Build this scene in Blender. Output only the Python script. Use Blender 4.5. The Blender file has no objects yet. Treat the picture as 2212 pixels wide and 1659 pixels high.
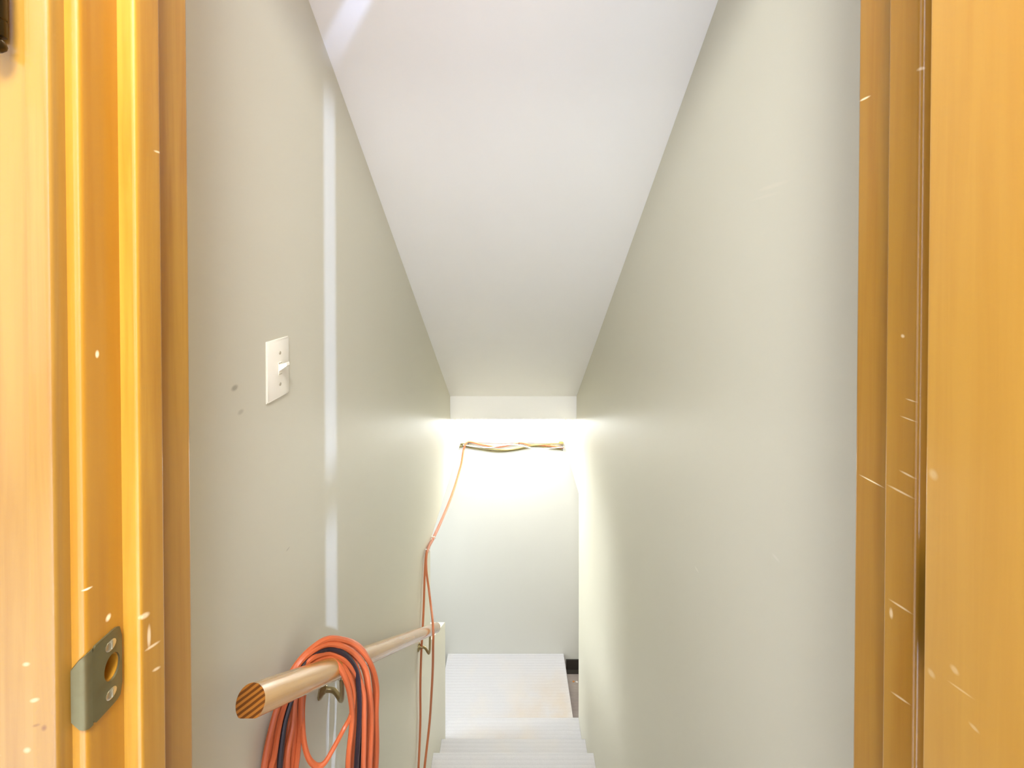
import bpy, bmesh, math, random
from mathutils import Vector, Matrix
random.seed(7)
S = bpy.context.scene
C = S.collection

# ------------------------------------------------------------------ camera
EYE = Vector((0, 0, 1.28)); FPX = 850.0; PX, PY = 1109.0, 594.0; PITCH = math.radians(0.6)
cd = bpy.data.cameras.new('camera'); cam = bpy.data.objects.new('camera', cd); C.objects.link(cam)
cam.location = EYE; cam.rotation_euler = (math.pi / 2 - PITCH, 0, 0)
cd.sensor_width = 36; cd.lens = FPX / 2212 * 36; cd.clip_start = 0.01
cd.shift_x = -(PX - 1106) / 2212; cd.shift_y = -(829.5 - PY) / 2212
S.camera = cam

# ------------------------------------------------------------------ light
S.view_settings.view_transform = 'Standard'; S.view_settings.look = 'None'
S.view_settings.gamma = 1; S.view_settings.use_curve_mapping = False
S.view_settings.exposure = 1.08
w = bpy.data.worlds.new('world'); S.world = w; w.use_nodes = True
w.node_tree.nodes['Background'].inputs[0].default_value = (0.8, 0.85, 1, 1)
w.node_tree.nodes['Background'].inputs[1].default_value = 0.05

def area(name, loc, target, sx, sy, power, col):
    l = bpy.data.lights.new(name, 'AREA'); l.shape = 'RECTANGLE'; l.size = sx; l.size_y = sy
    l.energy = power; l.color = col
    o = bpy.data.objects.new(name, l); C.objects.link(o); o.location = loc
    o.rotation_euler = (Vector(target) - Vector(loc)).to_track_quat('-Z', 'Y').to_euler()
    return o
# the hall's ceiling lamp, daylight by its rear window and by its small side window
hl = area('hall_ceiling_lamp', (-0.02, -0.46, 2.385), (-0.02, -0.46, 0), 0.5, 0.5, 38, (0.98, 1.0, 1.0)); hl.data.shape = 'DISK'
area('daylight_rear_window', (-1.4, -2.58, 1.45), (-0.6, 0, 1.45), 1.3, 1.5, 8, (1.0, 1.0, 1.0))
area('daylight_side_window', (2.98, -1.99, 1.92), (0.34, 0.29, 1.3), 0.15, 0.3, 300, (0.46, 0.58, 1.0))
# basement daylight left of the landing, an added unseen fill on its right
area('daylight_basement_left', (-1.85, 2.75, -0.75), (0.0, 3.0, -1.2), 0.7, 0.5, 17, (0.9, 0.97, 1.05))
area('fill_basement_right', (1.85, 2.75, -0.75), (0.0, 3.0, -1.2), 0.7, 0.5, 12, (1, 0.98, 0.92))

# ------------------------------------------------------------------ helpers
def px(x, y, X=None, Y=None):
    """photo pixel -> point on the plane world x = X or world y = Y"""
    u = (x - PX) / FPX; v = -(y - PY) / FPX
    d = Vector((u, math.cos(PITCH) + v * math.sin(PITCH), -math.sin(PITCH) + v * math.cos(PITCH)))
    t = (X / d.x) if X is not None else (Y / d.y)
    return EYE + d * t

def link(name, me, mat, parent=None):
    o = bpy.data.objects.new(name, me); C.objects.link(o)
    for m in (mat if isinstance(mat, (list, tuple)) else [mat]): me.materials.append(m)
    if parent: o.parent = parent
    return o
def from_bm(name, bm, mat, parent=None, smooth=False):
    bmesh.ops.recalc_face_normals(bm, faces=bm.faces)
    me = bpy.data.meshes.new(name); bm.to_mesh(me); bm.free()
    if smooth:
        for p in me.polygons: p.use_smooth = True
        me.set_sharp_from_angle(angle=math.radians(40))
    return link(name, me, mat, parent)
def tag(o, label, cat, group=None):
    o['label'] = label; o['category'] = cat
    if group: o['group'] = group
    return o
def struct(o, label=None):
    o['kind'] = 'structure'
    if label: o['label'] = label
    return o
def empty(name, loc):
    o = bpy.data.objects.new(name, None); C.objects.link(o); o.location = loc; o.empty_display_size = .05
    return o
def adopt(o, parent):
    """parent a world-space mesh to an Empty that stands at the thing's base"""
    o.parent = parent; o.matrix_parent_inverse = Matrix.Translation(-parent.location); return o

def add_box(bm, a, b):
    r = bmesh.ops.create_cube(bm, size=1)
    a = Vector(a); b = Vector(b); c = (a + b) / 2; s = b - a
    for v in r['verts']: v.co = Vector((v.co.x * s.x, v.co.y * s.y, v.co.z * s.z)) + c
    return r['verts']
def box(name, a, b, mat, parent=None, bevel=0, seg=2):
    bm = bmesh.new(); add_box(bm, a, b)
    if bevel: bmesh.ops.bevel(bm, geom=bm.edges[:], offset=bevel, segments=seg, affect='EDGES', profile=.5)
    return from_bm(name, bm, mat, parent, smooth=bool(bevel))
def add_prism(bm, pts, axis, t0, t1):
    """polygon pts extruded along axis: 'z' pts=(x,y), 'x' pts=(y,z), 'y' pts=(x,z)"""
    def mk(p, t):
        return {'z': (p[0], p[1], t), 'x': (t, p[0], p[1]), 'y': (p[0], t, p[1])}[axis]
    A = [bm.verts.new(mk(p, t0)) for p in pts]; B = [bm.verts.new(mk(p, t1)) for p in pts]
    n = len(pts)
    bm.faces.new(A); bm.faces.new(B[::-1])
    for i in range(n): bm.faces.new((A[i], A[(i + 1) % n], B[(i + 1) % n], B[i]))
def prism(name, pts, axis, t0, t1, mat, parent=None, smooth=False):
    bm = bmesh.new(); add_prism(bm, pts, axis, t0, t1)
    return from_bm(name, bm, mat, parent, smooth)
def fillet(pts, rad, seg=5):
    """round the corners of polygon pts; rad[i] is the radius at corner i"""
    out = []; n = len(pts)
    for i in range(n):
        p = Vector(pts[i]); r = rad[i]
        if r <= 0: out.append(tuple(p)); continue
        a = (Vector(pts[i - 1]) - p).normalized(); b = (Vector(pts[(i + 1) % n]) - p).normalized()
        ang = a.angle(b); d = r / math.tan(ang / 2)
        p0 = p + a * d; p1 = p + b * d
        for k in range(seg + 1):
            t = k / seg
            q = p0 * (1 - t) ** 2 + p * 2 * t * (1 - t) + p1 * t * t
            out.append(tuple(q))
    return out
def spline(pts, per=8):
    pts = [Vector(p) for p in pts]; out = []
    P = [pts[0] * 2 - pts[1]] + pts + [pts[-1] * 2 - pts[-2]]
    for i in range(1, len(P) - 2):
        a, b, c, d = P[i - 1:i + 3]
        for k in range(per):
            t = k / per
            out.append(.5 * ((2 * b) + (c - a) * t + (2 * a - 5 * b + 4 * c - d) * t * t + (3 * b - a - 3 * c + d) * t ** 3))
    out.append(pts[-1]); return out
def add_tube(bm, path, r, n=8):
    path = [Vector(p) for p in path]; rings = []
    t = (path[1] - path[0]).normalized()
    u = t.orthogonal().normalized()
    for i, p in enumerate(path):
        q = path[min(i + 1, len(path) - 1)] - path[max(i - 1, 0)]
        if q.length > 1e-9: t = q.normalized()
        u = (u - t * u.dot(t)).normalized(); v = t.cross(u)
        rr = r(i / (len(path) - 1)) if callable(r) else r
        rings.append([bm.verts.new(p + (u * math.cos(2 * math.pi * k / n) + v * math.sin(2 * math.pi * k / n)) * rr) for k in range(n)])
    for a, b in zip(rings, rings[1:]):
        for k in range(n): bm.faces.new((a[k], a[(k + 1) % n], b[(k + 1) % n], b[k]))
    bm.faces.new(rings[0][::-1]); bm.faces.new(rings[-1])
def tube(name, path, r, mat, parent=None, n=8):
    bm = bmesh.new(); add_tube(bm, path, r, n)
    return from_bm(name, bm, mat, parent, smooth=True)
def lathe(name, prof, origin, axis, mat, parent=None, n=24):
    """prof = [(radius, height)] turned about axis from origin"""
    q = Vector((0, 0, 1)).rotation_difference(Vector(axis).normalized()); bm = bmesh.new(); rings = []
    for r, h in prof:
        rings.append([bm.verts.new(Vector(origin) + q @ Vector((max(r, 1e-5) * math.cos(2 * math.pi * k / n), max(r, 1e-5) * math.sin(2 * math.pi * k / n), h))) for k in range(n)])
    for a, b in zip(rings, rings[1:]):
        for k in range(n): bm.faces.new((a[k], a[(k + 1) % n], b[(k + 1) % n], b[k]))
    bm.faces.new(rings[0][::-1]); bm.faces.new(rings[-1])
    return from_bm(name, bm, mat, parent, smooth=True)

# ------------------------------------------------------------------ materials
def srgb(r, g, b):
    f = lambda c: (c / 255 / 12.92) if c / 255 <= .04045 else ((c / 255 + .055) / 1.055) ** 2.4
    return (f(r), f(g), f(b), 1)
class M:
    def __init__(s, name, col, rough=.5, metal=0, spec=.5, coat=0, coat_rough=.1):
        s.m = bpy.data.materials.new(name); s.m.use_nodes = True; s.t = s.m.node_tree
        s.b = s.t.nodes['Principled BSDF']; i = s.b.inputs
        i['Base Color'].default_value = col; i['Roughness'].default_value = rough; i['Metallic'].default_value = metal
        i['Specular IOR Level'].default_value = spec; i['Coat Weight'].default_value = coat; i['Coat Roughness'].default_value = coat_rough
        s.col = None; s.base = col
    def n(s, t, **kw):
        o = s.t.nodes.new(t)
        for k, v in kw.items():
            if k in o.inputs: o.inputs[k].default_value = v
            else: setattr(o, k, v)
        return o
    def l(s, a, b): s.t.links.new(a, b)
    def coords(s, scale=(1, 1, 1), rot=(0, 0, 0), loc=(0, 0, 0), kind='Object'):
        tc = s.n('ShaderNodeTexCoord'); mp = s.n('ShaderNodeMapping')
        mp.inputs['Scale'].default_value = scale; mp.inputs['Rotation'].default_value = rot; mp.inputs['Location'].default_value = loc
        s.l(tc.outputs[kind], mp.inputs['Vector']); return mp.outputs['Vector']
    def noise(s, scale, vec, detail=3, rough=.5, dist=0):
        o = s.n('ShaderNodeTexNoise'); o.inputs['Scale'].default_value = scale; o.inputs['Detail'].default_value = detail
        o.inputs['Roughness'].default_value = rough; o.inputs['Distortion'].default_value = dist
        s.l(vec, o.inputs['Vector']); return o.outputs['Fac']
    def ramp(s, fac, a, b, lo=0, hi=1):
        o = s.n('ShaderNodeMapRange'); o.inputs['From Min'].default_value = a; o.inputs['From Max'].default_value = b
        o.inputs['To Min'].default_value = lo; o.inputs['To Max'].default_value = hi
        s.l(fac, o.inputs['Value']); return o.outputs['Result']
    def mix(s, fac, colour):
        """lay colour over what is there, by fac"""
        o = s.n('ShaderNodeMix', data_type='RGBA')
        if s.col is None: o.inputs[6].default_value = s.base
        else: s.l(s.col, o.inputs[6])
        o.inputs[7].default_value = colour
        if isinstance(fac, float): o.inputs[0].default_value = fac
        else: s.l(fac, o.inputs[0])
        s.col = o.outputs[2]; s.l(s.col, s.b.inputs['Base Color'])
    def bump(s, h, strength, dist):
        o = s.n('ShaderNodeBump'); o.inputs['Strength'].default_value = strength; o.inputs['Distance'].default_value = dist
        s.l(h, o.inputs['Height'])
        if s.b.inputs['Normal'].is_linked: s.l(s.b.inputs['Normal'].links[0].from_socket, o.inputs['Normal'])
        s.l(o.outputs['Normal'], s.b.inputs['Normal'])
    def mark(s, centre, half, colour, amount=1.0, rot=(0, 0, 0), soft=.6, mod=None):
        """an elliptical stain, scratch or dent mark at a fixed place of the surface"""
        tc = s.n('ShaderNodeTexCoord'); sb = s.n('ShaderNodeVectorMath', operation='SUBTRACT'); sb.inputs[1].default_value = centre
        s.l(tc.outputs['Object'], sb.inputs[0])
        rt = s.n('ShaderNodeVectorRotate', rotation_type='EULER_XYZ'); rt.inputs['Rotation'].default_value = rot
        s.l(sb.outputs[0], rt.inputs['Vector'])
        dv = s.n('ShaderNodeVectorMath', operation='DIVIDE'); dv.inputs[1].default_value = half; s.l(rt.outputs[0], dv.inputs[0])
        ln = s.n('ShaderNodeVectorMath', operation='LENGTH'); s.l(dv.outputs[0], ln.inputs[0])
        fac = s.ramp(ln.outputs['Value'], 1.0, 1.0 - soft, 0, amount)
        if mod is not None:
            mu = s.n('ShaderNodeMath', operation='MULTIPLY'); s.l(fac, mu.inputs[0]); s.l(mod, mu.inputs[1]); fac = mu.outputs[0]
        s.mix(fac, colour)

def wood(name, base, dark, rough=.32, seed=0, along='z', streak=1.0):
    m = M(name, base, rough, spec=.5, coat=.35, coat_rough=.12)
    sc = {'z': (1, 1, .035), 'y': (1, .035, 1)}[along]
    v = m.coords(sc, loc=(seed, seed * .7, seed * .3))
    g = m.noise(90, v, 4, .6, .4); m.mix(m.ramp(g, .40, .68, 0, .7 * streak), dark)
    g2 = m.noise(14, v, 2, .5); m.mix(m.ramp(g2, .42, .68, 0, .7 * streak), dark)
    v3 = m.coords((1, 1, .25) if along == 'z' else (1, .25, 1), loc=(seed * 2, 1, 3))
    g3 = m.noise(9, v3, 2); m.mix(m.ramp(g3, .5, .8, 0, .35), (min(base[0] * 1.15, 1), base[1] * 1.15, base[2] * 1.3, 1))
    m.bump(g, .06, .0004)
    return m
def paint(name, base, rough=.42, spec=.45, tex=.05):
    m = M(name, base, rough, spec=spec)
    v = m.coords()
    m.bump(m.noise(260, v, 3, .6), tex, .0008)
    g = m.noise(2.2, v, 3); m.mix(m.ramp(g, .45, .75, 0, .10), (base[0] * .86, base[1] * .86, base[2] * .82, 1))
    return m

WOOD = srgb(174, 130, 44); WOOD_D = srgb(150, 99, 18)
m_jamb_l = wood('amber_pine_latch_jamb', WOOD, WOOD_D, seed=1)
m_stop_l = wood('amber_pine_latch_stop', WOOD, WOOD_D, seed=4)
m_case_l = wood('amber_pine_casing', srgb(146, 109, 44), srgb(130, 88, 28), seed=2, rough=.26)  # same wood as the jambs, darkened in colour to offset the strong light
m_jamb_r = wood('amber_pine_hinge_jamb', WOOD, WOOD_D, seed=6)
m_stop_r = wood('amber_pine_hinge_stop', WOOD, WOOD_D, seed=8)
m_door = wood('amber_birch_door', srgb(188, 139, 52), srgb(172, 120, 36), seed=9, rough=.36, streak=.7)
m_wall_l = paint('greige_wall_paint_left', srgb(207, 203, 184))
m_wall_r = paint('greige_wall_paint_right', srgb(207, 203, 184))
m_wall = paint('greige_wall_paint', srgb(200, 199, 190))
m_ceil = paint('white_ceiling_paint', srgb(248, 246, 241), rough=.6, spec=.3)
m_hall = paint('hall_wall_paint', srgb(202, 197, 182), rough=.6)
m_white = M('ivory_plastic', srgb(240, 235, 220), .3).m
m_ivory_d = M('switch_slot', srgb(176, 168, 146), .5).m
m_brass = M('antique_brass', srgb(112, 106, 74), .42, metal=.7)
g = m_brass.noise(40, m_brass.coords(), 3); m_brass.mix(m_brass.ramp(g, .45, .7, 0, .5), srgb(96, 84, 54)); m_brass = m_brass.m
m_screw = M('bright_screw', srgb(200, 196, 180), .28, metal=1).m
m_dark = M('dark_bronze', srgb(70, 58, 36), .35, metal=1).m
m_steel = M('brass_bracket', srgb(176, 160, 120), .3, metal=1).m
m_hole = M('strike_mortise_wood', srgb(84, 52, 14), .8).m
m_rubber = M('black_vinyl_cove_base', srgb(34, 30, 24), .38).m
m_platform = M('grey_platform_edge', srgb(104, 96, 92), .8).m

def carpet(name, base, rows=True, stains=()):
    m = M(name, base, .95, spec=.1); v = m.coords()
    g = m.noise(380, v, 2); m.mix(m.ramp(g, .35, .75, 0, .35), (base[0] * .78, base[1] * .76, base[2] * .73, 1))
    if rows:
        wv = m.n('ShaderNodeTexWave', bands_direction='Y'); wv.inputs['Scale'].default_value = 14.3; wv.inputs['Distortion'].default_value = .35
        wv.inputs['Detail'].default_value = 2; m.l(v, wv.inputs['Vector'])
        m.mix(m.ramp(wv.outputs['Fac'], .35, .0, 0, .12), (base[0] * .62, base[1] * .6, base[2] * .62, 1))
        m.bump(wv.outputs['Fac'], .3, .003)
    m.bump(g, .6, .003)
    g2 = m.noise(5, v, 3)
    gm = m.ramp(m.noise(7, v, 3, .5), .25, .75, .1, .75)
    for c, h, a in stains: m.mark(c, h, srgb(178, 158, 128), a, soft=.9, mod=gm)
    m.mix(m.ramp(g2, .5, .75, 0, .3), srgb(192, 182, 166))
    return m.m
ZL = EYE.z - 3.36            # landing top
m_carpet = carpet('pale_berber_carpet', srgb(182, 180, 180), True,
                  [((.24, 3.0, ZL), (.34, .34, .2), .8), ((.1, 2.82, ZL), (.4, .2, .2), .7), ((.38, 2.9, ZL), (.14, .4, .2), .7),
                   ((-.05, 2.60, ZL + .2), (.4, .09, .2), .6), ((.05, 2.3, ZL + .4), (.35, .08, .2), .45)])
m_carpet_low = carpet('grey_basement_carpet', srgb(132, 122, 118), True)
m_hallfloor = paint('hall_floor_vinyl', srgb(206, 202, 194), rough=.5)
m_oak = wood('oak_handrail', srgb(204, 156, 84), srgb(170, 118, 54), rough=.22, along='y', seed=15)
m_oak.b.inputs['Coat Weight'].default_value = .6; m_oak = m_oak.m
eg = M('oak_end_grain', srgb(160, 100, 36), .3, coat=.4)
wv = eg.n('ShaderNodeTexWave', bands_direction='DIAGONAL'); wv.inputs['Scale'].default_value = 68; wv.inputs['Distortion'].default_value = .5; wv.inputs['Detail'].default_value = 1
eg.l(eg.coords((-.75, 0, 1.2)), wv.inputs['Vector']); eg.mix(eg.ramp(wv.outputs['Fac'], .35, .65), srgb(100, 54, 14)); m_end = eg.m
m_orange = M('orange_cord_jacket', srgb(198, 98, 54), .42).m
m_orange_d = M('faded_orange_cord_jacket', srgb(192, 112, 70), .45).m
m_black = M('black_cord_jacket', srgb(44, 32, 40), .4).m
m_olive = M('olive_cable_jacket', srgb(112, 102, 58), .5).m
m_greyc = M('white_cable_jacket', srgb(214, 208, 200), .5).m
m_tan = M('tan_connector', srgb(176, 112, 44), .5).m

# wear on the wood and paint, each at its own place
LT = srgb(255, 236, 196); DK = srgb(110, 70, 24)
def scratch(m, x, y, lx, ly, X=None, Y=None, ang=0, colour=LT, amt=.9):
    p = px(x, y, X, Y); k = (p.y) / FPX
    if X is not None:            # on a face seen at a slant: stretch along depth
        kd = abs(px(x + 1, y, X).y - p.y)
        m.mark(p, (.004, lx * kd, ly * k), colour, amt, rot=(math.radians(ang), 0, 0))
    else: m.mark(p, (lx * k, .004, ly * k), colour, amt, rot=(0, math.radians(ang), 0))
XJ, XS = -.3245, -.3104; XJR, XSR = .3436, .3296; XD = .3016
for a in ((313, 1330, 14, 7, 30), (322, 1375, 5, 30, 0), (330, 1395, 20, 4, 20), (338, 1445, 12, 4, 30), (340, 328, 9, 3, 0)):
    scratch(m_stop_l, a[0], a[1], a[2], a[3], X=XS, ang=a[4], amt=.55)
for a in ((234, 1334, 7, 9, 0), (190, 1272, 12, 3, 15), (210, 765, 5, 10, 0)): scratch(m_jamb_l, a[0], a[1], a[2], a[3], X=XJ, ang=a[4], amt=.8)
for a in ((98, 98, 10, 4), (100, 338, 10, 4), (103, 420, 9, 3), (104, 734, 10, 4), (112, 800, 9, 3), (112, 830, 10, 5), (125, 855, 12, 4), (115, 1160, 6, 18), (60, 1432, 9, 6), (75, 1512, 10, 6), (62, 1617, 9, 8), (8, 1620, 12, 8), (120, 1212, 14, 3)):
    scratch(m_case_l, a[0], a[1], a[2], a[3], Y=.281, amt=.22)
scratch(m_case_l, 91, 1577, 6, 9, Y=.281, colour=DK); scratch(m_case_l, 78, 1567, 8, 4, Y=.281, colour=DK, amt=.6)
for a in ((1990, 147, 12, 5, 0), (1950, 726, 5, 5, 0), (1968, 865, 14, 2, 0), (1962, 905, 20, 2, 0), (1960, 1025, 20, 3, 0), (1945, 1062, 34, 3, 5), (1945, 1310, 30, 3, 22), (1945, 1508, 26, 3, 38), (1925, 1325, 5, 14, 0)):
    scratch(m_stop_r, a[0], a[1], a[2], a[3], X=XSR, ang=a[4] * .6, amt=.42)
for a in ((1868, 213, 14, 3, 0), (1882, 1039, 30, 2, 3)): scratch(m_jamb_r, a[0], a[1], a[2], a[3], X=XJR, ang=a[4], amt=.8)
for a in ((2062, 1447, 12, 10, 0), (2104, 1572, 14, 6, 0), (2016, 1025, 12, 14, 0), (2012, 1455, 10, 10, 0), (2075, 1490, 34, 3, 30)):
    scratch(m_door, a[0], a[1], a[2], a[3], X=XD, ang=a[4] * .5, amt=.2)
WL = -.455; WR = .455
SM = srgb(120, 112, 92)
for a in ((507, 838, 9, 8, .55), (520, 890, 8, 7, .3), (622, 1186, 5, 2, .4)): scratch(m_wall_l, a[0], a[1], a[2], a[3], X=WL, colour=SM, amt=a[4])
for a in ((1668, 402, 40, 6, .25, srgb(225, 215, 195)), (1650, 425, 36, 4, .2, srgb(225, 215, 195)), (1975 - 470, 1230, 5, 3, .4, srgb(235, 230, 215)), (1676, 1205, 10, 5, .3, srgb(228, 222, 208))):
    scratch(m_wall_r, a[0], a[1], a[2], a[3], X=WR, colour=a[5], amt=a[4])

# ------------------------------------------------------------------ the setting
YD0, YD1 = .2944, .392       # hall-side and stair-side face of the wall with the doorway
ZB = EYE.z - 3.52            # basement floor
YF = 3.42                    # far wall
YBK = 2.823; ZBK = EYE.z - 1.073       # bulkhead face and its bottom edge
HX0, HX1, HY0, HZ = -2.3, 3.1, -2.65, 2.44
def slope_z(y): return EYE.z + .604 - .774 * (y - .877)

struct(box('floor', (HX0, HY0, -.05), (HX1, .40, 0), m_hallfloor.m))
struct(box('ceiling_hall', (HX0, HY0, HZ), (HX1, YD1, HZ + .05), m_ceil.m))
struct(box('wall_hall_left', (HX0 - .08, HY0, 0), (HX0, YD1, HZ), m_hall.m))
bm = bmesh.new()             # rear hall wall with its window opening
for a, b in (((HX0, 0), (-2.1, HZ)), ((-.7, 0), (HX1, HZ)), ((-2.1, 0), (-.7, .65)), ((-2.1, 2.25), (-.7, HZ))):
    add_box(bm, (a[0], HY0 - .08, a[1]), (b[0], HY0, b[1]))
struct(from_bm('wall_hall_rear', bm, m_hall.m))
bm = bmesh.new()             # right hall wall with a small window
for a, b in (((HY0, 0), (-2.08, HZ)), ((-1.90, 0), (YD1, HZ)), ((-2.08, 0), (-1.90, 1.75)), ((-2.08, 2.09), (-1.90, HZ))):
    add_box(bm, (HX1, a[0], a[1]), (HX1 + .08, b[0], b[1]))
struct(from_bm('wall_hall_right', bm, m_hall.m))
m_pane = M('window_glass', (.9, .95, 1, 1), .02); m_pane.b.inputs['Transmission Weight'].default_value = 1; m_pane = m_pane.m
def window(name, axis, c0, c1, pos):
    root = struct(empty(name, (pos, (c0[0] + c1[0]) / 2, c0[1]) if axis == 'x' else ((c0[0] + c1[0]) / 2, pos, c0[1])))
    def b(nm, a0, a1, d0, d1, m):
        A = (d0, a0[0], a0[1]) if axis == 'x' else (a0[0], d0, a0[1]); B = (d1, a1[0], a1[1]) if axis == 'x' else (a1[0], d1, a1[1])
        adopt(box(nm, A, B, m), root)
    f = .03
    b('window_frame', c0, (c0[0] + f, c1[1]), pos, pos + .05, m_white); b('window_frame', (c1[0] - f, c0[1]), c1, pos, pos + .05, m_white)
    b('window_frame', (c0[0] + f, c0[1]), (c1[0] - f, c0[1] + f), pos, pos + .05, m_white); b('window_frame', (c0[0] + f, c1[1] - f), (c1[0] - f, c1[1]), pos, pos + .05, m_white)
    b('pane', (c0[0] + f, c0[1] + f), (c1[0] - f, c1[1] - f), pos + .02, pos + .026, m_pane)
window('window_1', 'y', (-2.1, .65), (-.7, 2.25), HY0 - .065)
window('window_2', 'x', (-2.08, 1.75), (-1.90, 2.09), HX1 + .015)

bm = bmesh.new()             # the wall with the doorway
add_box(bm, (HX0, YD0, 0), (-.345, YD1, HZ)); add_box(bm, (.364, YD0, 0), (HX1, YD1, HZ)); add_box(bm, (-.345, YD0, 2.06), (.364, YD1, HZ))
struct(from_bm('wall_doorway', bm, m_hall.m))

# stairwell side walls, each with its opening above the landing
T = .115
bm = bmesh.new()
add_prism(bm, [(YD1, ZB), (2.137, ZB), (2.137, slope_z(2.137) + .12), (YD1, slope_z(YD1) + .12)], 'x', WL - T, WL)
add_prism(bm, [(2.137, -.20), (YF, -.20), (YF, .42), (YBK, .42), (2.137, slope_z(2.137) + .12)], 'x', WL - T, WL)
add_prism(bm, [(2.137, ZB), (2.60, ZB), (2.60, -1.066), (2.585, -1.05), (2.137, -.75)], 'x', WL - T, WL)
struct(from_bm('wall_left', bm, m_wall_l.m))
bm = bmesh.new()
add_prism(bm, [(YD1, ZB), (2.715, ZB), (2.715, slope_z(2.715) + .12), (YD1, slope_z(YD1) + .12)], 'x', WR, WR + T)
add_prism(bm, [(2.715, -.265), (YF, -.265), (YF, .42), (YBK, .42), (2.715, slope_z(2.715) + .12)], 'x', WR, WR + T)
struct(from_bm('wall_right', bm, m_wall_r.m))
struct(box('wall_far', (-1.95, YF, ZB), (1.95, YF + .1, .42), m_wall.m))
struct(prism('ceiling', [(YD1, slope_z(YD1)), (YBK, slope_z(YBK)), (YBK, slope_z(YBK) + .1), (YD1, slope_z(YD1) + .1)], 'x', WL, WR, m_ceil.m))
bk = [(YBK, slope_z(YBK) + .06), (YBK, ZBK), (YBK + .09, ZBK), (YBK + .09, slope_z(YBK) + .06)]
struct(prism('wall_bulkhead', fillet(bk, [0, .012, 0, 0]), 'x', WL, WR, m_ceil.m, smooth=True))
struct(box('ceiling_landing', (WL, YBK + .09, ZBK + .002), (WR, YF, ZBK + .1), m_ceil.m))
# the basement either side of the landing
struct(box('floor_basement', (-1.95, 1.4, ZB - .05), (1.95, YF, ZB), m_carpet_low))
bm = bmesh.new(); add_box(bm, (-1.95, 1.4, ZBK), (WL - T, YF, ZBK + .08)); add_box(bm, (WR + T, 1.4, ZBK), (1.95, YF, ZBK + .08))
struct(from_bm('ceiling_basement', bm, m_ceil.m))
struct(box('wall_basement_left', (-2.03, 1.4, ZB), (-1.95, YF, ZBK + .08), m_wall.m))
struct(box('wall_basement_right', (1.95, 1.4, ZB), (2.03, YF, ZBK + .08), m_wall.m))
bm = bmesh.new(); add_box(bm, (-1.95, 1.32, ZB), (WL - T, 1.4, ZBK + .08)); add_box(bm, (WR + T, 1.32, ZB), (1.95, 1.4, ZBK + .08))
struct(from_bm('wall_basement_near', bm, m_wall.m))
cove = [(YF, ZB), (YF, ZB + .11), (YF - .004, ZB + .114), (YF - .008, ZB + .108), (YF - .008, ZB + .025), (YF - .022, ZB + .004), (YF - .022, ZB)]
bb = struct(prism('baseboard_far', cove, 'x', WR + .008, 1.95, m_rubber), 'black vinyl cove base on the far wall')

# ------------------------------------------------------------------ stairs
stair = tag(empty('staircase', (0, 1.4, ZB)), 'pale carpeted staircase leading down to the landing', 'stairs')
noses = [(2.72, EYE.z - 3.118), (2.465, EYE.z - 2.962), (2.212, EYE.z - 2.737)]
for k in range(1, 8): noses.append((2.212 - .2237 * k, EYE.z - 2.737 + .182 * k))
prev_low = ZL
for i, (yn, zn) in enumerate(noses):
    yb = noses[i + 1][0] - .02 if i + 1 < len(noses) else .40
    zlow = (ZL if i == 0 else noses[i - 1][1]) - .02
    pts = [(yb, zlow), (yn - .02, zlow), (yn - .02, zn - .035), (yn, zn - .03), (yn, zn), (yb, zn)]
    s = prism('step', fillet(pts, [0, 0, 0, .012, .014, 0]), 'x', WL + .001, WR - .001, m_carpet, smooth=True); adopt(s, stair)
land = prism('landing_platform', fillet([(-.575, 2.605), (.4545, 2.605), (.447, YF - .002), (-.575, YF - .002)], [0] * 4), 'z', ZB, ZL - .014, m_platform); adopt(land, stair)
lc = prism('landing_carpet', fillet([(-.575, 2.605), (.4535, 2.605), (.440, YF - .001), (-.575, YF - .001)], [0] * 4), 'z', ZL - .014, ZL, m_carpet); adopt(lc, stair)

# ------------------------------------------------------------------ door frame
ZT = 2.045
def frame_side(name, s, xj, xs, label):
    """s = -1 latch side, +1 hinge side; xj jamb face, xs stop face"""
    mj, ms = (m_jamb_l, m_stop_l) if s < 0 else (m_jamb_r, m_stop_r)
    jt = struct(prism(name, fillet([(xj, YD0), (xj, .394), (xj + s * .020, .394), (xj + s * .020, YD0)], [.0045, .003, 0, 0]), 'z', 0, ZT, mj.m, smooth=True), label)
    ys = (.3241, .3476) if s < 0 else (.3198, .3476)
    prism('door_stop', fillet([(xj, ys[0]), (xs, ys[0]), (xs, ys[1]), (xj, ys[1])], [0, .0035, .002, 0]), 'z', 0, ZT - .014, ms.m, jt, smooth=True)
    xi = xj + s * .0095
    pts = [(xi, YD0), (xi, .2842), (xi + s * .0105, .2812), (xi + s * .0125, .2805), (xi + s * .035, .2775), (xi + s * .057, .2775), (xi + s * .057, YD0)]
    prism('casing', fillet(pts, [0, .0045, .0005, .0008, .004, .004, 0]), 'z', 0, ZT + .06, m_case_l.m, jt, smooth=True)
    return jt
jl = frame_side('trim_1', -1, XJ, XS, 'amber pine door jamb on the latch side with casing')
jr = frame_side('trim_2', 1, XJR, XSR, 'amber pine door jamb on the hinge side with casing')
hd = struct(box('trim_3', (XJ - .0, YD0, ZT), (XJR, .394, ZT + .02), m_jamb_l.m), 'amber pine head jamb above the doorway')
box('door_stop', (XJ, .322, ZT - .014), (XJR, .3476, ZT), m_stop_l.m, hd); box('casing', (XJ - .0095, .2785, ZT + .0095), (XJR + .0095, YD0, ZT + .062), m_case_l.m, hd)

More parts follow.
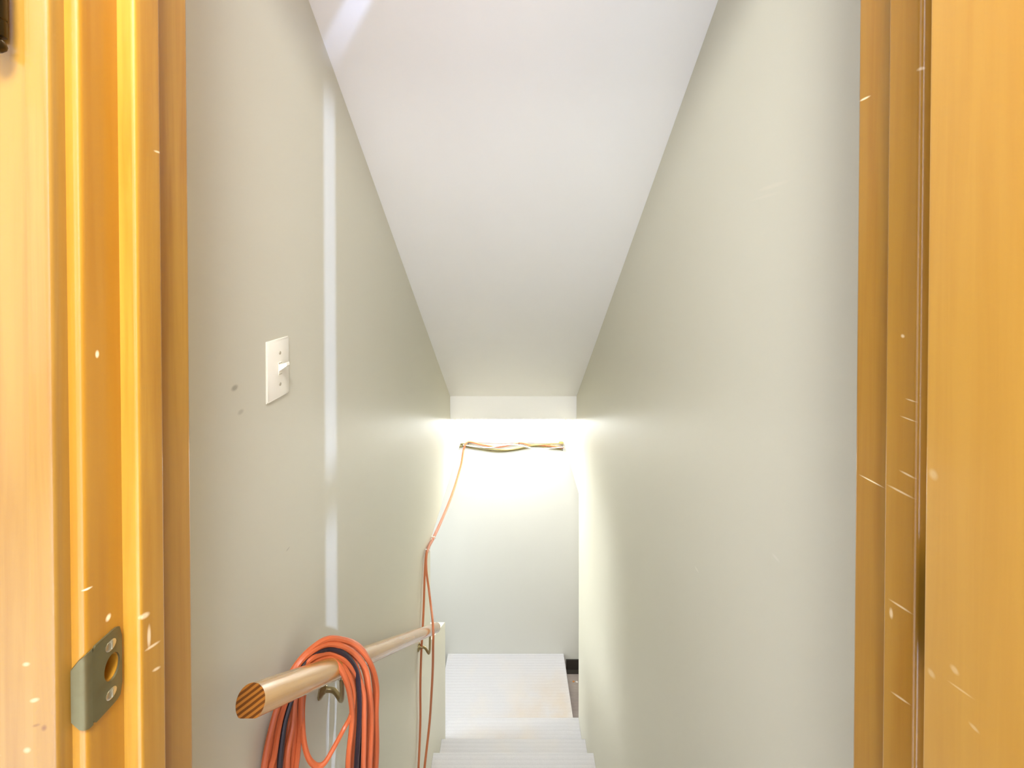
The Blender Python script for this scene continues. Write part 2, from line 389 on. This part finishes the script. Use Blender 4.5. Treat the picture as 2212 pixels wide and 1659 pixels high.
# strike plate on the latch jamb: a face plate with a lip that curls round the jamb's front edge
def strike():
    zc = px(215, 1466, X=XJ).z; hh = .030; t = .0016
    y1 = .3215; y0 = .2985
    # outline in (y, z) with a D-shaped latch hole; built as rings of quads
    out = []; n = 48
    hole_c = (.3135, zc + .001); 
    for k in range(n):
        a = 2 * math.pi * k / n
        hx = math.cos(a); hz = math.sin(a)
        hy = hole_c[0] + .0062 * hx; hz2 = hole_c[1] + .0105 * hz
        out.append((hy, hz2))
    def rim(k):
        a = 2 * math.pi * k / n; cx, cz = math.cos(a), math.sin(a)
        # ray from hole centre to a rounded rectangle
        ex = (y1 - hole_c[0]) if cx > 0 else (hole_c[0] - y0)
        sx = ex / abs(cx) if abs(cx) > 1e-6 else 1e9; sz = hh / abs(cz) if abs(cz) > 1e-6 else 1e9
        d = min(sx, sz); y = hole_c[0] + cx * d; z = zc + cz * d
        r = .006
        if y > y1 - r and abs(z - zc) > hh - r:
            c = Vector((y1 - r, zc + math.copysign(hh - r, z - zc))); q = Vector((y, z)) - c
            q = q.normalized() * r if q.length > r else q; y, z = c.x + q.x, c.y + q.y
        return (y, z)
    bm = bmesh.new(); xf = XJ + t
    inn = [bm.verts.new((xf, p[0], p[1])) for p in out]; inb = [bm.verts.new((XJ - .004, p[0], p[1])) for p in out]
    rm = [bm.verts.new((xf, *rim(k))) for k in range(n)]; rb = [bm.verts.new((XJ - .0002, *rim(k))) for k in range(n)]
    for k in range(n):
        j = (k + 1) % n
        bm.faces.new((inn[k], inn[j], rm[j], rm[k])); bm.faces.new((rm[k], rm[j], rb[j], rb[k])); bm.faces.new((inn[k], inb[k], inb[j], inn[j]))
    root = from_bm('strike_plate', bm, m_brass, jl, smooth=True); root['label'] = 'dull brass strike plate with two screws'
    # the lip
    bm = bmesh.new(); arc = [(xf, y0 + .0003), (xf - .0002, .2958), (xf - .0015, .2938), (xf - .004, .2926), (xf - .009, .2917)]
    prev = None
    for i, (x, y) in enumerate(arc):
        f = i / (len(arc) - 1); hz = hh - .0005 - .006 * f * f - (.004 if i == len(arc) - 1 else 0)
        row = []
        for dx, dy in ((0, 0), (-.0010, .0012)):
            row.append([bm.verts.new((x + dx, y + dy, zc + q * hz)) for q in (-1, -.85, .85, 1)])
        if prev:
            for r0, r1 in ((0, 0), (1, 1)):
                for q in range(3): bm.faces.new((prev[r0][q], prev[r0][q + 1], row[r1][q + 1], row[r1][q]))
            for q in (0, 3): bm.faces.new((prev[0][q], row[0][q], row[1][q], prev[1][q]))
        prev = row
    for q in range(3): bm.faces.new((prev[0][q], prev[0][q + 1], prev[1][q + 1], prev[1][q]))
    from_bm('lip', bm, m_brass, root, smooth=True)
    # the latch mortise is cut into the jamb behind the plate's hole
    cut = lathe('mortise_cutter', [(.0095, -.012), (.0095, .004)], (XJ, hole_c[0], hole_c[1]), (1, 0, 0), m_hole, None, 20)
    for v in cut.data.vertices: v.co.y = hole_c[0] + (v.co.y - hole_c[0]) * .6
    md = jl.modifiers.new('mortise', 'BOOLEAN'); md.object = cut; md.operation = 'DIFFERENCE'; md.solver = 'EXACT'
    me = bpy.data.meshes.new_from_object(jl.evaluated_get(bpy.context.evaluated_depsgraph_get()))
    me.set_sharp_from_angle(angle=math.radians(40)); jl.modifiers.clear(); jl.data = me; bpy.data.objects.remove(cut)
    for dz in (.0195, -.0195):
        sc = lathe('screw', [(.0042, 0), (.0042, .0006), (.003, .0013), (.0, .0015)], (xf - .0003, .3125, zc + dz), (1, 0, 0), m_screw, root, 16)
        sc2 = box('screw_slot', (xf + .0006, .3125 - .0004, zc + dz - .003), (xf + .0014, .3125 + .0004, zc + dz + .003), m_dark)
        # the slot belongs to the screw but a fourth level is not kept: join it to the screw's mesh
        bm = bmesh.new(); bm.from_mesh(sc.data); bm.from_mesh(sc2.data); bm.to_mesh(sc.data); bm.free()
        bpy.data.objects.remove(sc2)
strike()

# hinge barrel with ball tip at the photo's upper left edge, on the outer casing
hp = px(1, 60, Y=.268); hz0 = px(1, 96, Y=.268).z
hin = lathe('hinge', [(.0, 0), (.0032, .0008), (.0052, .003), (.0056, .005), (.0045, .0082), (.003, .0098), (.003, .0108), (.0052, .0112), (.0056, .0122), (.0056, .0215), (.0048, .0222), (.0048, .0226), (.0056, .0234),
            (.0056, .0375), (.0048, .0382), (.0048, .0386), (.0056, .0394), (.0056, .06), (.0048, .0607), (.0048, .0611), (.0056, .062), (.0056, .082), (.003, .083), (.003, .084), (.0056, .089), (.0032, .0938), (0, .0945)],
            (hp.x - .0065, .2700, hz0 - .004), (0, 0, 1), m_dark, jl)
hin['label'] = 'dark bronze hinge barrel with ball tip'
box('leaf', (hp.x - .040, .2745, hz0 + .008), (hp.x - .011, .2778, hz0 + .084), m_dark, hin, .0006, 1)

# ------------------------------------------------------------------ the open door
door = struct(box('door_1', (XD, -.373, .012), (XD + .035, .287, 2.035), m_door.m, None, .0022, 2), 'amber birch flush door swung open towards the hall')
pinx, piny = .3426, .2884
for zc in (1.80, 1.0, .25):
    h = lathe('hinge', [(0, -.049), (.004, -.047), (.003, -.0455), (.0058, -.0448), (.0058, .0448), (.003, .0455), (.004, .047), (0, .049)], (pinx, piny, zc), (0, 0, 1), m_brass, door, 16)
    box('leaf', (XD + .006, .287, zc - .0445), (XD + .035, .2885, zc + .0445), m_brass, h)
    box('leaf', (XJR - .0015, .2944, zc - .0445), (XJR, .318, zc + .0445), m_brass, h)
for s, x in ((-1, XD), (1, XD + .035)):
    lathe('door_knob', [(.033, 0), (.033, .004), (.028, .008), (.012, .010), (.011, .03), (.022, .036), (.028, .048), (.024, .060), (.010, .066), (0, .067)], (x, -.313, .96), (s, 0, 0), m_brass, door)

# ------------------------------------------------------------------ landing light, tucked behind the bulkhead
em = bpy.data.materials.new('lit_diffuser'); em.use_nodes = True; nt = em.node_tree; nt.nodes.remove(nt.nodes['Principled BSDF'])
e = nt.nodes.new('ShaderNodeEmission'); e.inputs[0].default_value = (.97, .99, 1, 1); e.inputs[1].default_value = 19
nt.links.new(e.outputs[0], nt.nodes['Material Output'].inputs[0])
YLC = 3.08
lamp = tag(empty('ceiling_light', (0, YLC, ZBK)), 'white ceiling light with long diffuser behind the bulkhead', 'lamp')
adopt(box('housing', (-.405, YLC - .095, ZBK - .02), (.405, YLC + .095, ZBK + .002), m_white, None, .004), lamp)
dif = [(YLC + .1 * math.cos(t * math.pi / 12), ZBK - .02 - .068 * math.sin(t * math.pi / 12) ** .7) for t in range(13)]
adopt(prism('diffuser', dif, 'x', -.39, .39, em, None, True), lamp)
for x in (-.39, .39):
    s = 1 if x > 0 else -1
    adopt(prism('end_cap', dif, 'x', x, x + s * .012, m_white), lamp)
hall_lamp = tag(empty('ceiling_light', (-.02, -.46, HZ)), 'round white ceiling lamp in the hall outside the doorway', 'lamp')
adopt(lathe('housing', [(.27, 0), (.27, .05), (.255, .05), (.255, .03), (.1, .03)], (-.02, -.46, HZ), (0, 0, -1), m_white), hall_lamp)

# ------------------------------------------------------------------ light switch
sw0, sw1 = px(572, 739, X=WL), px(574, 874, X=WL)
syc = (px(572, 806, X=WL).y + px(622, 790, X=WL).y) / 2 + .001; szc = (sw0.z + sw1.z) / 2
sw = tag(empty('light_switch', (WL, syc, szc)), 'ivory toggle light switch on the left stairwell wall', 'switch')
bm = bmesh.new(); hw, hhh = .035, .0572
A = [(syc - hw, szc - hhh), (syc + hw, szc - hhh), (syc + hw, szc + hhh), (syc - hw, szc + hhh)]
B = [(syc - hw + .006, szc - hhh + .006), (syc + hw - .006, szc - hhh + .006), (syc + hw - .006, szc + hhh - .006), (syc - hw + .006, szc + hhh - .006)]
v0 = [bm.verts.new((WL, *p)) for p in A]; v1 = [bm.verts.new((WL + .0025, *p)) for p in A]; v2 = [bm.verts.new((WL + .0055, *p)) for p in B]
for a, b in ((v0, v1), (v1, v2)):
    for k in range(4): bm.faces.new((a[k], a[(k + 1) % 4], b[(k + 1) % 4], b[k]))
bm.faces.new(v2)
bmesh.ops.bevel(bm, geom=[e for e in bm.edges if all(abs(v.co.x - WL) > .001 for v in e.verts)], offset=.0012, segments=2, affect='EDGES')
adopt(from_bm('wall_plate', bm, m_white, None, True), sw)
adopt(box('toggle_frame', (WL + .005, syc - .0055, szc - .0125), (WL + .0062, syc + .0055, szc + .0125), m_white), sw)
tg = [(WL + .004, szc - .006), (WL + .004, szc + .0075), (WL + .0205, szc + .0125), (WL + .0215, szc + .006)]
adopt(prism('toggle', fillet(tg, [0, 0, .0015, .0015]), 'y', syc - .0048, syc + .0048, m_white, None, True), sw)
for dz in (-.0105, .0105): adopt(box('toggle_slot', (WL + .0058, syc - .005, szc + dz - .0007), (WL + .0064, syc + .005, szc + dz + .0007), m_ivory_d), sw)
for dz in (-.0302, .0302):
    adopt(lathe('screw', [(.0035, 0), (.0033, .0006), (.002, .0012), (0, .0013)], (WL + .0053, syc, szc + dz), (1, 0, 0), m_ivory_d, None, 12), sw)

# ------------------------------------------------------------------ handrail
XR = -.385; RR = .0212
r0 = px(541, 1517, X=XR); r1 = px(943, 1356, X=XR)
ax = (r1 - r0).normalized(); up = Vector((0, -ax.z, ax.y)); side = Vector((1, 0, 0))
rail_root = tag(empty('handrail', (WL, (r0.y + r1.y) / 2, (r0.z + r1.z) / 2)), 'varnished oak handrail on the left stairwell wall', 'handrail')
bm = bmesh.new(); nseg = 36; ring = []
for k in range(nseg):
    a = 2 * math.pi * k / nseg; c, s_ = math.cos(a), math.sin(a)
    s_ = max(s_, -.80)
    ring.append((c * RR, s_ * RR))
L = (r1 - r0).length; stations = [(0, 1)] + [(L * t, 1) for t in (.25, .5, .75)] + [(L - .012, 1), (L - .005, .92), (L - .001, .72), (L + .001, .4)]
rows = []
for d, sc in stations: rows.append([bm.verts.new((p[0] * sc, d, p[1] * sc)) for p in ring])
for p, v in zip(ring, rows[0]):      # near end is cut nearly plumb
    v.co.y -= p[1] * .35
for a, b in zip(rows, rows[1:]):
    for k in range(nseg): bm.faces.new((a[k], a[(k + 1) % nseg], b[(k + 1) % nseg], b[k]))
bm.faces.new(rows[-1]); ef = bm.faces.new(rows[0][::-1]); ef.material_index = 1
rail = from_bm('rail', bm, [m_oak, m_end], None, True)
rail.matrix_basis = Matrix.Translation(r0) @ Matrix((side, ax, up)).transposed().to_4x4(); adopt(rail, rail_root)
def bracket(p_wall, y_rail):
    t = (y_rail - r0.y) / ax.y; pr = r0 + ax * t - up * (RR * .8)
    b = tube('bracket', spline([p_wall + Vector((.004, 0, 0)), p_wall + Vector((.03, 0, -.002)), Vector((pr.x - .012, (p_wall.y + pr.y) / 2, min(p_wall.z, pr.z - .012))), pr + Vector((-.002, 0, -.012)), pr + Vector((0, 0, -.002))], 5), .0055, m_steel, None, 10)
    adopt(b, rail_root)
    c = lathe('rosette', [(.018, 0), (.018, .003), (.015, .006), (.009, .009), (.007, .012)], p_wall, (1, 0, 0), m_steel, None, 20); c.parent = b
    bm = bmesh.new(); add_box(bm, (-.008, -.03, -.0025), (.008, .03, 0))
    R = Matrix((side, ax, up)).transposed().to_4x4(); R.translation = pr
    for v in bm.verts: v.co = R @ v.co
    s = from_bm('saddle', bm, m_steel); s.parent = b
    for d in (-.02, .02):
        q = lathe('screw', [(.005, 0), (.0045, .002), (.002, .0035), (0, .004)], pr + ax * d - up * .0025, -up, m_screw, None, 12); q.parent = b
bracket(px(694, 1490, X=WL), px(745, 1478, X=XR).y)
bracket(px(904, 1398, X=WL), px(931, 1378, X=XR).y)

# ------------------------------------------------------------------ coiled extension cords hung over the handrail
def zp(zx, zy, X): return px(450 + zx / 4.0218, 1280 + zy / 4.0218, X=X)
OUT = [(470, 1660, -.440), (500, 1400, -.441), (560, 1100, -.440), (650, 870, -.437), (750, 660, -.428), (900, 490, -.410), (1090, 392, -.386), (1285, 445, -.358), (1410, 600, -.336), (1462, 800, -.326), (1472, 1060, -.326), (1470, 1400, -.328), (1450, 1680, -.335)]
INN = [(760, 1660, -.424), (770, 1400, -.424), (790, 1150, -.424), (815, 900, -.421), (850, 690, -.414), (935, 600, -.402), (1060, 568, -.388), (1160, 630, -.368), (1215, 750, -.357), (1240, 900, -.353), (1245, 1100, -.351), (1225, 1400, -.350), (1200, 1680, -.352)]
def loop(s, f, lay, jit=6, seed=0):
    """s: 0 outer .. 1 inner on the rail, f: place of the front strand 0..1, lay: -1 / +1 nearer or farther along the rail"""
    rnd = random.Random(seed); out = []; n = len(OUT)
    for i, (a, b) in enumerate(zip(OUT, INN)):
        k = i / (n - 1); e = min(1, max(0, (k - .5) / .35)); q = s * (1 - e) + f * e
        x = a[0] + (b[0] - a[0]) * q + rnd.uniform(-jit, jit); y = a[1] + (b[1] - a[1]) * (s if .2 < k < .75 else q)
        top = math.exp(-((k - .5) / .2) ** 2)
        x += lay * 24 * top; y -= lay * 8 * top
        out.append(zp(x, y, a[2] + (b[2] - a[2]) * q + (-lay * .0055) * (1 - top) * (1 if k > .5 else .6)))
    return out
def bottom(p, q, drop, rnd):
    m = (p + q) / 2; return [p.lerp(m, .25) - Vector((0, 0, drop * .62)), m - Vector((rnd.uniform(-.005, .005), 0, drop)), q.lerp(m, .25) - Vector((0, 0, drop * .62))]
def coil(specs, seed):
    rnd = random.Random(seed); pts = []; prev = None
    for k, (s, f, lay, drop) in enumerate(specs):
        lp = loop(s, f, lay, 11, seed + k)
        if prev is not None: pts += bottom(prev, lp[0], drop, rnd)
        pts += lp; prev = lp[-1]
    return pts
sp = [(0, 0, -1, .2), (.12, .12, 1, .23), (.26, .22, -1, .19), (.62, .60, 1, .24), (.74, .48, -1, .2), (.86, .86, 1, .22), (1.0, 1.0, -1, .21), (.36, .36, 1, .2)]
pts = coil(sp, 11)
# the slack loop that hangs short inside the coil
pts += [zp(1205, 1560, -.352), ]
small = [(1000, 640, -.384), (900, 700, -.416), (850, 800, -.425), (822, 950, -.424), (818, 1120, -.418), (832, 1300, -.410), (872, 1440, -.400), (940, 1505, -.388), (1010, 1480, -.376), (1100, 1330, -.366), (1180, 1180, -.358), (1240, 1060, -.348), (1262, 900, -.346), (1235, 760, -.351), (1170, 640, -.366), (1080, 575, -.385)]
oc = tube('extension_cord', spline(pts[:-1], 7), .0053, m_orange, None, 8)
tag(oc, 'thick orange extension cord coiled over the near end of the handrail', 'cord')
sl = tube('slack_loop', spline([zp(*q) for q in small], 8), .0048, m_orange, oc, 8)
bc = tube('extension_cord', spline(coil([(.5, .74, -1, .2), (.98, .62, 1, .22)], 41), 7), .0052, m_black, None, 8)
tag(bc, 'black extension cord wound among the orange coil on the handrail', 'cord')

# ------------------------------------------------------------------ cords and cables round the landing
def path(pp): return spline([px(a, b, X=c) for a, b, c in pp], 7)
def fpath(pp, off): return [px(a, b, Y=YF - off) for a, b in pp]
hdr = [(1000, 975, -.437), (996, 1000, -.438), (990, 1022, -.440), (981, 1052, -.441), (968, 1088, -.444), (949, 1132, -.448), (935, 1162, -.4515)]
c1 = fpath([(1216, 968), (1190, 964), (1165, 962), (1142, 961), (1122, 957), (1095, 963), (1072, 966), (1040, 961), (1014, 955)], .016) + [px(1005, 959, Y=YF - .03)] + [px(a, b, X=c) for a, b, c in hdr]
ca = c1 + [px(*q[:2], X=q[2]) for q in [(922, 1190, -.4465), (918, 1230, -.446), (916, 1290, -.445), (914, 1340, -.443), (912, 1375, -.441), (910, 1410, -.441), (908, 1480, -.443), (908, 1560, -.444), (904, 1660, -.443), (901, 1705, -.440)]]
o = tube('hanging_cord', spline(ca, 7), .0054, m_orange_d, None, 8)
tag(o, 'faded orange cord run from the far wall and hung behind the handrail', 'cord')
cb = [q + Vector((.009, -.006, .007)) for q in c1] + [px(*q[:2], X=q[2]) for q in [(923, 1192, -.438), (921, 1230, -.430), (926, 1270, -.416), (931, 1310, -.392), (934.5, 1340, -.366), (936, 1368, -.354), (935.5, 1395, -.354), (935, 1440, -.362), (932, 1500, -.375), (928, 1560, -.388), (918, 1650, -.402), (913, 1700, -.404)]]
o = tube('hanging_cord', spline(cb, 7), .0054, m_orange_d, None, 8)
tag(o, 'faded orange cord draped down over the front of the far handrail end', 'cord')
def wall_cable(pp, off, r, mat, label):
    o = tube('wall_cable', spline(fpath(pp, off), 6), r, mat, None, 8); tag(o, label, 'cable'); return o
wall_cable([(996, 957), (1030, 955), (1080, 957), (1120, 955.5), (1170, 956.5), (1216, 956)], .006, .004, m_greyc, 'thin white cable pulled straight along the far wall')
wall_cable([(995, 962), (1012, 966), (1035, 970), (1060, 974), (1082, 975), (1105, 973), (1130, 969), (1148, 965), (1165, 964), (1190, 968), (1214, 971)], .008, .0075, m_olive, 'thick olive cable sagging lowest along the far wall')
wall_cable([(997, 958), (1015, 962), (1045, 968), (1070, 971), (1098, 972), (1128, 967), (1150, 962.5), (1180, 960), (1217, 958)], .024, .0055, m_olive, 'thin olive cable twisted over the thick olive cable')
wall_cable([(1000, 961), (1022, 964), (1055, 967), (1080, 963), (1112, 960), (1140, 966), (1170, 969), (1216, 966)], .03, .004, m_greyc, 'thin pale cable weaving through the bundle on the far wall')
for a, b, r in ((995, 963, .014), (1212, 957, .012)):
    p = px(a, b, Y=YF - .012)
    o = lathe('cable_clamp', [(r * .6, -.02), (r, -.014), (r, .010), (r * .7, .02)], p, (1, 0, 0), m_olive if a < 1100 else m_tan, None, 12)
    tag(o, 'olive cable clamp at the left end of the far wall bundle' if a < 1100 else 'tan cable clamp at the right end of the far wall bundle', 'clamp')
names = ['tie holding the orange cord at the left end of the far wall', 'tie round the bundle at the middle of the far wall', 'tie round the bundle at the right end of the far wall', 'staple fixing the orange cords at the upper corner of the left opening', 'staple fixing the orange cords just below the left opening corner']
for k, (a, b, X) in enumerate(((1012, 956, None), (1121, 957, None), (1215, 969, None), (934, 1162, -.448), (922, 1190, -.445))):
    p = px(a, b, Y=YF - .018) if X is None else px(a, b, X=X)
    if X is None: arc = [p + Vector((0, .017, .020)), p + Vector((0, -.004, .016)), p + Vector((0, -.018, 0)), p + Vector((0, -.004, -.016)), p + Vector((0, .017, -.02))]
    else: arc = [p + Vector((-.009, 0, .008)), p + Vector((.010, 0, .006)), p + Vector((.016, 0, 0)), p + Vector((.010, 0, -.006)), p + Vector((-.009, 0, -.008))]
    if X is None: o = tube('cable_tie', spline(arc, 4), .002, m_black, None, 6)
    else: o = tube('cable_staple', spline(arc, 4), .0025, m_white, None, 6)
    tag(o, ('black ' if X is None else 'white ') + names[k], 'cable tie' if X is None else 'staple')
# scraps lying on the basement carpet beside the landing
for a, b, m, l in ((1239, 1472, m_tan, 'small orange scrap lying on the grey basement carpet'), (1246, 1473, m_greyc, 'small white scrap lying on the grey basement carpet')):
    p = px(a, b, Y=YF - .1); p = EYE + (p - EYE) * ((ZB + .003 - EYE.z) / (p.z - EYE.z))
    bm = bmesh.new(); bmesh.ops.create_icosphere(bm, subdivisions=1, radius=.009)
    for v in bm.verts: v.co = Vector((v.co.x * 1.3, v.co.y * random.uniform(.7, 1.2), v.co.z * .35)) + p
    tag(from_bm('scrap', bm, m), l, 'scrap')
